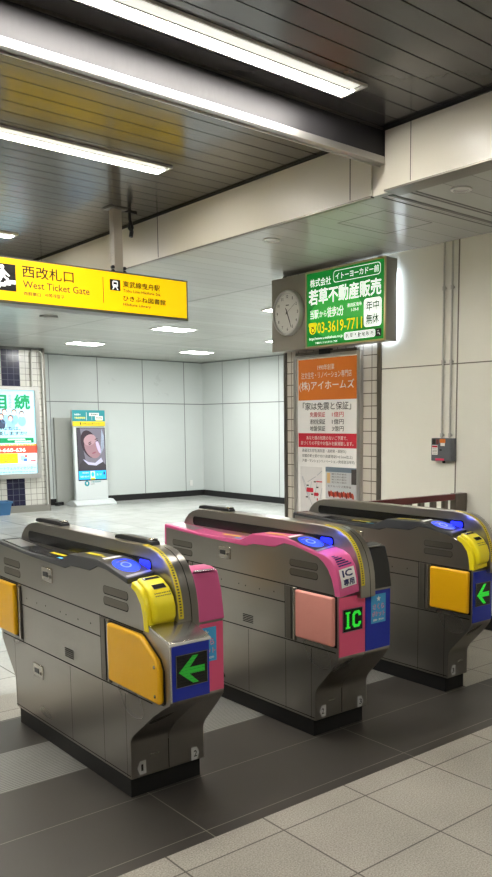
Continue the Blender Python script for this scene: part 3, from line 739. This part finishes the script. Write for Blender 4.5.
F = Frame((4.6505, 5.678, 2.488), (0,-1,0), (0,0,1)); b = MB()
for k in range(1, 13):
    a = R(90 - 30*k); r = .140; s_ = .013 if k > 9 else (.004 if k == 1 else .008)
    b.ftext(F, str(k), r*math.cos(a)-s_, r*math.cos(a)+s_, r*math.sin(a)-.013, r*math.sin(a)+.013, ink, .001, .01)
for k in range(60):
    a = R(6*k); b.fline(F, (.163*math.cos(a), .163*math.sin(a)), (.170*math.cos(a), .170*math.sin(a)), .002, ink, .001)
b.frect(F, -.02, .02, .062, .070, ink, .001)
b.build('numerals', face, o)
b = MB(); b.fline(F, (-.012,.03), (.036,-.082), .011, ink, .004); b.build('hour_hand', ck, o)
b = MB(); b.fline(F, (-.02,.045), (.058,-.128), .007, ink, .006); b.fell(F, 0, 0, .012, .012, ink, .007); b.build('minute_hand', ck, o)

b = MB(); b.fline(F, (-.02,-.012), (.115,.07), .003, ink2, .008); b.build('second_hand', ck, o)
# poster case on the column
pc = thing('poster_case', (4.82, 5.34, .55), 'tall framed orange and white house builder poster on the tiled column', 'poster'); o = pc.location
b = MB()
for y0, y1, z0, z1 in ((4.905,4.948,.58,2.125),(5.735,5.775,.58,2.125),(4.948,5.735,2.095,2.125),(4.948,5.735,.58,.62)): b.box(4.795,4.832,y0,y1,z0,z1, alu)
b.build('frame', pc, o, bevel=.003)
b = MB(); b.box(4.79,4.83,5.28,5.42,2.12,2.165, blackp); b.box(4.80,4.83,4.95,5.75,2.125,2.15, steel_d); b.build('top_bracket', pc, o)
F = Frame((4.812, 5.735, .62), (0,-1,0), (0,0,1)); w = .787
b = MB(); b.frect(F, 0, w, 0, 1.475, paper, 0); b.frect(F, .012, w-.012, 1.108, 1.467, orange, .001)
b.frect(F, .010, w-.002, .69, .815, red, .001)
sh = b.build('poster_sheet', pc, o)
C = lambda y: 5.735 - y
Z = lambda z: z - .62
wp = mat('white_ink', (240,236,228), .5); b = MB()
b.ftext(F, '1990年創業', C(5.46), C(5.24), Z(1.985), Z(2.035), wp, .0022)
b.ftext(F, '注文住宅・リノベーション専門店', C(5.682), C(5.025), Z(1.917), Z(1.975), wp, .0022)
b.ftext(F, '(株)アイホームズ', C(5.708), C(4.992), Z(1.805), Z(1.895), wp, .0022, .005)
b.ftext(F, '「家は免震と保証」', C(5.66), C(5.03), Z(1.640), Z(1.708), ink, .0022, .004)
for txt, z, m_ in (('免震保証', 1.578, red), ('液状化保証', 1.515, ink), ('地盤保証', 1.455, ink)):
    b.ftext(F, txt, C(5.563), C(5.36), Z(z), Z(z+.045), m_, .0022, .004)
for txt, z, m_ in (('1億円', 1.578, red), ('1億円', 1.515, ink), ('3億円', 1.455, ink)):
    b.ftext(F, txt, C(5.27), C(5.122), Z(z), Z(z+.045), m_, .0022, .004)
b.ftext(F, 'あなた様の知恵のないご予算で、', C(5.612), C(5.074), Z(1.377), Z(1.413), wp, .0026, .003)
b.ftext(F, '家づくりの不安やお悩みを解消致します。', C(5.690), C(5.000), Z(1.330), Z(1.366), wp, .0026, .003)
b.ftext(F, '高級注文住宅(高気密・高断熱・高耐久)', C(5.67), C(5.09), Z(1.262), Z(1.296), ink, .0022)
b.ftext(F, '耐震診断士受け付け(耐震等級3+0.5mm仕上)', C(5.67), C(5.012), Z(1.216), Z(1.248), ink, .0022)
b.ftext(F, '戸建・マンションリノベーション(助成金活用可)', C(5.67), C(4.985), Z(1.172), Z(1.204), ink, .0022)
b.build('lettering', sh, o)
b = MB(); rr = random.Random(3); rd = mat('map_road', (176,180,186), .5)
u0, u1, v0, v1 = C(5.70), C(5.40), Z(.70), Z(1.135)
b.frect(F, u0, u1, v0, v1, mat('map_ground', (226,224,222), .5), .001)
for k in range(11):
    a = (rr.uniform(u0, u1), rr.uniform(v0, v1)); t_ = rr.choice((25, 30, 115, 120, 75)); l = rr.uniform(.05,.12)
    q = [(a[0]+s_*l*math.cos(R(t_)), a[1]+s_*l*math.sin(R(t_))) for s_ in (-1,1)]
    q = [(min(max(p[0],u0),u1), min(max(p[1],v0),v1)) for p in q]; b.fline(F, q[0], q[1], .006, rd, .0016)
for k in range(9):
    x, y = rr.uniform(u0+.02,u1-.04), rr.uniform(v0+.02,v1-.02); b.frect(F, x, x+.03, y, y+.012, ink if k % 2 else ink2, .0022)
b.fround(F, u0+.085, u0+.18, Z(.905), Z(.945), .008, red, .0024); b.fround(F, u0+.19, u0+.25, Z(.875), Z(.905), .006, red, .0024); b.fround(F, u0+.22, u0+.30, Z(1.0), Z(1.01), .004, red, .0024)
b.fpoly(F, [(u0+.215,Z(.79)),(u0+.255,Z(.79)),(u0+.235,Z(.83))], red, .0024); b.fell(F, u0+.235, Z(.845), .008, .012, red, .0024)
b.frect(F, u0, u0+.09, Z(.66), Z(.69), ink, .0024); b.frect(F, u0+.1, u0+.17, Z(.66), Z(.69), red, .0024)
b.build('map_print', sh, o)
b = MB(); u0, u1 = C(5.355), C(4.962)
b.frect(F, u0, u1, Z(.86), Z(1.142), mat('photo_ground', (196,198,200), .5), .001); b.frect(F, u0, u1, Z(1.10), Z(1.142), mat('photo_top', (110,126,140), .5), .0016); b.frect(F, u0+.02, u0+.06, Z(1.0), Z(1.09), mat('photo_tan', (222,184,120), .5), .0018)
b.frect(F, u0+.33, u1, Z(1.0), Z(1.13), mat('photo_dark', (66,60,58), .5), .0018)
for k in range(4):
    b.ftext(F, '施工例の展示', u0+.08, u0+.27, Z(1.075-k*.024), Z(1.090-k*.024), ink2, .0022)
b.ftext(F, 'モデルハウス見学会', u0+.03, u0+.33, Z(.965), Z(.985), ink, .0022)
for k in range(12): b.fell(F, u0+.05+k*.027, Z(.905)+.006*math.sin(k*2.1), .016, .028, mat('shrimp_red', (196,74,48), .5) if k % 2 else mat('shrimp_dark', (128,40,30), .5), .0018, rot=20)
b.build('photo_print', sh, o)
# ------------------------------------------------------------------ switch box and conduits on the right wall
sb = thing('switch_box', (4.80, 4.0, 1.22), 'dark grey electrical switch box with warning labels on the cream wall', 'switch box'); o = sb.location
gbox = mat('grey_box_paint', (98,102,108), .45)
b = MB(); b.box(4.782, 4.829, 3.905, 4.108, 1.235, 1.408, gbox); b.box(4.776, 4.783, 3.915, 4.106, 1.237, 1.406, gbox); b.build('box_body', sb, o, bevel=.004)
F = Frame((4.775, 4.106, 1.237), (0,-1,0), (0,0,1)); b = MB()
b.frect(F, .012,.045,.125,.162, ink, .001); b.frect(F, .05,.075,.125,.162, mat('maroon_print',(110,50,50),.5), .001); b.frect(F, .010,.066,.045,.118, paper, .001); b.frect(F, .012,.064,.100,.114, red, .0016)
for k in range(4): b.frect(F, .016,.060,.055+k*.011,.058+k*.011, ink2, .0018)
b.frect(F, .085,.140,.135,.165, orange, .001); b.frect(F, .092,.135,.112,.135, paper, .001); b.frect(F, .084,.105,.076,.088, ink, .001)
b.frect(F, .045,.130,.002,.018, mat('rose_label',(235,70,110),.5), .0012)
b.build('labels', sb, o)
b = MB(); b.lathe((4.80,4.0,1.22),[(.012,0),(.012,.017)],(0,0,1),blackp,12); b.build('cable_gland', sb, o)
pipe = mat('grey_conduit', (192,191,184), .4)
for y, lab in ((4.035, 'left thin grey conduit running up from the switch box'), (3.957, 'right thin grey conduit running up from the switch box')):
    b = MB(); b.tube([(4.812, y, 1.41), (4.812, y, 2.2), (4.812, y, ZL)], .0075, pipe, 10)
    for z in (1.415, 1.96, 2.5): b.lathe((4.812, y, z), [(.012,0),(.012,.03)], (0,0,1), pipe, 12); b.box(4.812,4.83,y-.012,y+.012,z+.008,z+.022,pipe)
    tag(b.build('conduit', origin=(4.812, y, 1.41)), lab, 'pipe', 'conduits on the right wall')
# railing between the last gate and the wall
rl = thing('railing', (4.3, 3.82, 0), 'low dark metal railing with slats between the far gate and cream wall', 'railing'); o = rl.location
rm = mat('dark_bronze_metal', (112,104,96), .35, .7); rred = mat('dark_red_rail', (96,30,34), .3, .2)
b = MB(); b.box(4.70, 4.825, 3.79, 3.85, 0, 1.005, rm); b.build('post', rl, o, bevel=.004)
b = MB(); b.box(3.69, 3.73, 3.79, 3.85, 0, 1.0, rm); b.build('post', rl, o, bevel=.004)
b = MB(); b.box(3.73, 4.70, 3.80, 3.84, .958, 1.003, rred); b.build('top_rail', rl, o, bevel=.004)
b = MB(); b.box(3.73, 4.70, 3.80, 3.84, .12, .17, rm); b.build('bottom_rail', rl, o, bevel=.004)
for k in range(7):
    x = 3.80 + k*.13; b = MB(); b.box(x, x+.045, 3.805, 3.835, .17, .958, rm); b.build('slat', rl, o, bevel=.002)

# ------------------------------------------------------------------ standing screen
kk = thing('digital_signage', (7.06, 14.62, 0), 'white standing advertising screen with teal header against the back wall', 'signage'); o = kk.location
kw = mat('kiosk_white', (214,220,220), .35)
b = MB(); b.prism_yz([(14.555,.10),(14.64,.10),(14.64,1.50),(14.585,1.50)], 6.735, 7.395, kw); b.build('body', kk, o, bevel=.012, seg=3)
b = MB(); b.prism_yz([(14.40,.0),(14.85,.0),(14.85,.03),(14.66,.10),(14.545,.10),(14.42,.045),(14.40,.025)], 6.66, 7.49, kw); b.build('foot', kk, o, bevel=.006)
b = MB(); b.box(6.715, 7.375, 14.56, 14.62, 1.50, 1.80, mat('header_board',(225,228,226),.4)); hd = b.build('header', kk, o, bevel=.004)
F = Frame((6.715, 14.559, 1.50), (1,0,0), (0,0,1)); b = MB(); teal = mat('teal_print',(40,150,160),.5)
b.frect(F, .0,.66,.09,.30, teal, .002); b.frect(F, 0,.66,0,.09, mat('header_yellow',(240,214,40),.5), .002)
b.ftext(F, '地域密着の', .04,.17,.20,.235, paper, .004, .02); b.ftext(F, '不動産情報館', .04,.26,.135,.175, mat('pale_yellow',(240,236,120),.5), .004, .03)
b.frect(F, .34,.54,.19,.25, paper, .004); b.frect(F, .46,.62,.12,.19, paper, .004); b.frect(F,.47,.61,.10,.12, MATS['pale_yellow'], .005); b.ftext(F,'売却査定',.37,.52,.205,.235, ink, .006,.02); b.ftext(F,'無料相談',.48,.60,.135,.175, ink2, .006)
b.frect(F,.28,.29,.11,.26,paper,.004); b.frect(F,.39,.395,.11,.19,paper,.004); b.ftext(F,'お気軽にお立ち寄りください',.19,.56,.03,.06, ink2,.004); b.frect(F,.15,.17,.025,.07,ink,.004)
b.build('header_print', hd, o)
F = Frame((6.81, 14.560, .66), (1,0,0), (0,-.0214,1)); F.P = Vector((6.81, 14.567, .66)); F.v = Vector((0, .0214, 1)); F.n = F.u.cross(F.v).normalized()
def scr(n_, rgb, e=.45): return mat(n_, rgb, .25, emis=e, ergb=rgb)
b = MB(); g0 = scr('screen_grey',(112,108,120)); b.frect(F, -.012,.567,-.19,.812, glass_blk, .001); b.frect(F, 0,.555,0,.80, g0, .002)
sc = b.build('screen', kk, o)
b = MB()
b.fpoly(F, [(0,0),(.18,0),(.12,.35),(.06,.8),(0,.8)], scr('screen_dark',(70,66,74)), .003)
b.fell(F, .24,.50,.16,.27, scr('hair_dark',(58,46,54)), .0035, rot=18)
b.fell(F, .30,.44,.155,.22, scr('skin_rose',(146,114,122)), .004, rot=24)
b.fell(F, .25,.58,.13,.10, scr('skin_light',(166,134,142)), .0045, rot=24)
b.fell(F, .415,.45,.032,.13, scr('skin_bright',(184,172,206)), .0047, rot=16)
b.fpoly(F, [(.10,.22),(.20,.16),(.34,.14),(.47,.24),(.50,.16),(.36,.07),(.18,.08)], scr('collar_white',(180,178,206)), .005)
b.fpoly(F, [(.0,0),(.555,0),(.555,.10),(.50,.16),(.36,.09),(.20,.11),(.10,.20),(.02,.12)], scr('coat_dark',(62,58,64)), .0055)
b.fell(F, .25,.50,.032,.010, scr('eye_dark',(60,44,50)), .006, rot=20); b.fell(F, .39,.56,.028,.010, MATS['eye_dark'], .006, rot=20); b.fell(F,.245,.53,.04,.008,MATS['eye_dark'],.006,rot=24); b.fell(F,.38,.595,.035,.008,MATS['eye_dark'],.006,rot=18)
b.fpoly(F, [(.335,.50),(.36,.43),(.32,.415),(.305,.43)], MATS['skin_rose'], .0062); b.fell(F, .325,.335,.045,.014, scr('lips',(134,84,96)), .0062, rot=18)
for k in range(7): b.fline(F, (.50+.006*k,.78-.02*k), (.46+.012*k,.30+.02*k), .004, scr('light_streak',(170,190,214)), .0035)
b.build('screen_picture', sc, o)
b = MB(); bb = scr('band_blue',(40,170,240),.7); b.frect(F, 0,.555,-.17,-.005, bb, .002); b.frect(F, .235,.325,-.14,-.01, scr('pale_blue',(190,225,245),.7), .003); b.frect(F,.235,.325,-.17,-.14, scr('label_yellow',(230,220,60),.6), .003); b.fell(F,.28,-.075,.03,.045,bb,.004)
b.ftext(F,'株式会社',.07,.20,-.055,-.03, wp,.004,.02); b.frect(F,.07,.20,-.066,-.062,ink,.004); b.ftext(F,'お問い合わせ',.03,.21,-.13,-.095, wp,.004,.01); b.ftext(F,'詳しくは',.36,.46,-.10,-.06, wp,.004,.01); b.fround(F,.50,.53,-.09,-.03,.01,navy,.004)
b.build('caption_band', sc, o)
b = MB(); b.fell(F, .155,-.245,.050,.055, teal, .002); b.fell(F,.155,-.238,.014,.018,paper,.003); b.frect(F,.150,.160,-.272,-.24,paper,.0035); b.ftext(F,'不動産情報館',.235,.44,-.235,-.205,teal,.002,.01); b.ftext(F,'LIFE',.235,.31,-.27,-.25,ink2,.002)
b.build('emblem', kk, o)
# grey board leaning against the wall beside it
b = MB(); b.box(6.53, 6.95, 14.93, 14.98, .0, 1.66, mat('grey_board',(176,178,172),.45)); struct(b.build('door_1', bevel=.004))
b = MB(); b.tube([(6.46,14.86,.035),(6.49,14.80,.035),(6.53,14.83,.035),(6.57,14.88,.035),(6.60,14.84,.035)], .035, blackp, 8)
tag(b.build('cable_coil', origin=(6.6, 14.83, 0)), 'black cable lying on the floor left of the standing screen', 'cable')
b = MB(); b.box(9.53, 9.60, 14.985, 15.0, .22, .34, white); tag(b.build('wall_outlet', origin=(9.56, 15.0, .28), bevel=.004), 'small white outlet low on the back wall near the corner', 'outlet')

# ------------------------------------------------------------------ left poster and bin
lp = thing('poster_lightbox', (4.9, 14.05, .6), 'lit pale blue inheritance advice poster in steel frame on the tiled wall', 'poster'); o = lp.location
b = MB(); x0, x1, z0, z1 = 3.9, 5.865, .60, 2.175
b.box(x0, x1, 13.99, 14.10, z0, z0+.085, alu); b.box(x0, x1, 13.99, 14.10, z1-.065, z1, alu); b.box(x0, x0+.075, 13.99, 14.10, z0+.085, z1-.065, alu); b.box(x1-.075, x1, 13.99, 14.10, z0+.085, z1-.065, alu)
b.build('frame', lp, o, bevel=.004)
def lit(n_, rgb, e=.75): return mat(n_, rgb, .4, emis=e, ergb=rgb)
F = Frame((0, 14.03, 0), (1,0,0), (0,0,1)); pb = lit('poster_blue',(176,226,240)); b = MB(); b.frect(F, x0+.07, x1-.07, .68, 2.115, pb, 0); sh = b.build('lit_sheet', lp, o)
b = MB(); gr = lit('poster_green',(0,138,84)); wh = lit('poster_white',(244,250,250)); inkp = lit('poster_ink',(40,62,76),.05)
b.frect(F, 4.0, 5.75, 1.215, 1.300, gr, .002); b.frect(F, 5.42, 5.70, 1.225, 1.25, wh, .003); b.frect(F, 5.30,5.60,1.265,1.285,wh,.003)
b.frect(F, 3.97, 5.79, 1.165, 1.195, lit('poster_orange',(246,160,40)), .002)
b.frect(F, 3.97, 5.79, 1.035, 1.165, lit('poster_red',(232,80,60)), .002)
b.frect(F, 3.97, 5.46, .865, 1.032, lit('poster_yellow',(246,232,20)), .002); b.frect(F, 5.46, 5.79, .865, 1.032, wh, .002)
b.build('colour_bands', sh, o)
b = MB()
b.ftext(F, '続', 5.438, 5.715, 1.785, 2.045, gr, .004, .035); b.ftext(F, '相', 5.035, 5.311, 1.785, 2.045, gr, .004, .035)
for k, ch in enumerate('そうぞく'): b.ftext(F, ch, 5.345, 5.39, 1.985-k*.058, 2.028-k*.058, gr, .004)
b.ftext(F, '相続、あなたは、', 4.85, 5.526, 1.43, 1.495, inkp, .004, .018); b.ftext(F, '誰に相談しますか?', 4.85, 5.632, 1.345, 1.415, inkp, .004, .018)
b.ftext(F, '無料相談受付中', 5.46, 5.66, 1.228, 1.246, gr, .005); b.ftext(F, 'お電話でもお気軽にお問い合わせください', 4.9, 5.75, 1.172, 1.19, wh, .004, .01)
b.ftext(F, '0120-660-636', 4.93, 5.60, 1.06, 1.125, wh, .004, .03)
b.ftext(F, '相続のことなら', 4.9, 5.29, .985, 1.01, inkp, .004, .03); b.ftext(F, '押上・曳舟エリア 土日', 4.85, 5.40, .935, .965, inkp, .004, .03); b.ftext(F, '受付しております。', 4.9, 5.35, .885, .915, inkp, .004, .03)
b.ftext(F, '相続サポートウェルティセンター', 4.9, 5.77, .755, .805, inkp, .004, .008); b.ftext(F, '東京都墨田区東向島 受付時間 9:00-18:00', 4.9, 5.74, .705, .725, inkp, .004, .008)
b.build('lettering', sh, o)
b = MB(); sk = lit('poster_skin',(246,206,190)); hr = lit('poster_hair',(74,56,60),.3)
for x, z, c_ in ((5.205,1.655,(70,84,110)),(5.262,1.735,(150,190,215)),(5.427,1.728,(140,190,222)),(5.362,1.628,(150,200,226)),(5.558,1.700,(140,205,232))):
    cl = lit('cloth_%d_%d_%d' % c_, c_, .5)
    b.fell(F, x, z-.115, .068, .085, cl, .003); b.fell(F, x, z+.012, .044, .052, hr, .0036); b.fell(F, x, z, .034, .042, sk, .0042)
    for s_ in (-1, 1): b.fell(F, x+s_*.013, z+.004, .004, .005, hr, .0048)
    b.fell(F, x, z-.02, .010, .004, lit('poster_lip',(214,110,110),.5), .0048)
b.fell(F, 5.70,1.62,.022,.014, sk,.003,rot=-40); b.fell(F,5.735,1.50,.016,.022,sk,.003)
b.fround(F, 5.50,5.62,.90,1.0,.03, lit('map_blue',(150,200,235)), .003); b.fround(F,5.63,5.77,.89,1.01,.03, lit('map_lilac',(206,196,236)), .003); b.frect(F,5.56,5.62,.895,.94, lit('build_blue',(70,110,190)), .004); b.frect(F,5.68,5.77,.888,.912, MATS['poster_red'], .005); b.fell(F,5.60,.985,.022,.022,MATS['poster_red'],.005)
b.build('portrait_print', sh, o)
tb2 = thing('plastic_bin', (5.12, 13.95, 0), 'blue plastic bin below the lit poster at the tiled wall', 'bin'); o = tb2.location
bl = mat('bin_blue',(50,104,150),.4); b = MB()
def frus(x0,x1,y0,y1,z0,x2,x3,y2,y3,z1,m): b.add([(x0,y0,z0),(x1,y0,z0),(x1,y1,z0),(x0,y1,z0),(x2,y2,z1),(x3,y2,z1),(x3,y3,z1),(x2,y3,z1)], [(0,3,2,1),(0,1,5,4),(1,2,6,5),(2,3,7,6),(3,0,4,7)], m)
frus(4.88,5.20,13.83,14.05,0,4.86,5.23,13.80,14.06,.22,bl); b.box(4.885,5.21,13.82,14.04,.10,.11,bl); b.build('tub', tb2, o)
b = MB(); b.box(4.845,5.245,13.785,13.80,.20,.235,bl); b.box(4.845,5.245,14.05,14.064,.20,.235,bl); b.box(4.845,4.86,13.80,14.05,.20,.235,bl); b.box(5.23,5.245,13.80,14.05,.20,.235,bl); b.build('rim', tb2, o, bevel=.004)
b = MB(); b.tube([(5.78,14.07,2.18),(5.78,14.07,2.5),(5.78,14.07,2.76),(5.80,14.06,2.80),(5.90,14.05,2.80),(5.96,14.05,2.76),(5.965,14.05,2.3),(5.965,14.05,1.2),(5.965,14.05,.12)], .018, pipe, 10)
tag(b.build('wall_conduit', origin=(5.87, 14.07, .12)), 'grey conduit looping over the tiled wall edge above the lit poster', 'pipe')

# ------------------------------------------------------------------ world, camera
w = bpy.data.worlds.new('world'); SC.world = w; w.use_nodes = True
w.node_tree.nodes['Background'].inputs[0].default_value = (.5, .52, .55, 1); w.node_tree.nodes['Background'].inputs[1].default_value = .3
M = [(0.742891022, -0.0837220356, 0.664156269), (-0.669411965, -0.0918120551, 0.737196153), (-0.00074201, -0.992250557, -0.124250884)]
cam = bpy.data.cameras.new('camera'); co = bpy.data.objects.new('camera', cam); COL.objects.link(co)
right = Vector((M[0][0], M[1][0], M[2][0])); up = -Vector((M[0][1], M[1][1], M[2][1])); back = -Vector((M[0][2], M[1][2], M[2][2]))
mx = Matrix((right, up, back)).transposed().to_4x4(); mx.translation = (0, 0, 1.5); co.matrix_world = mx
cam.sensor_fit = 'VERTICAL'; cam.sensor_height = 24; cam.lens = 812.35 / 877 * 24
cam.shift_x = -(326.77 - 246) / 877; cam.shift_y = (527.69 - 438.5) / 877
cam.clip_start = .05
SC.camera = co
SC.view_settings.view_transform = 'Standard'; SC.view_settings.look = 'None'; SC.view_settings.gamma = 1; SC.view_settings.use_curve_mapping = False
SC.view_settings.exposure = 0.1
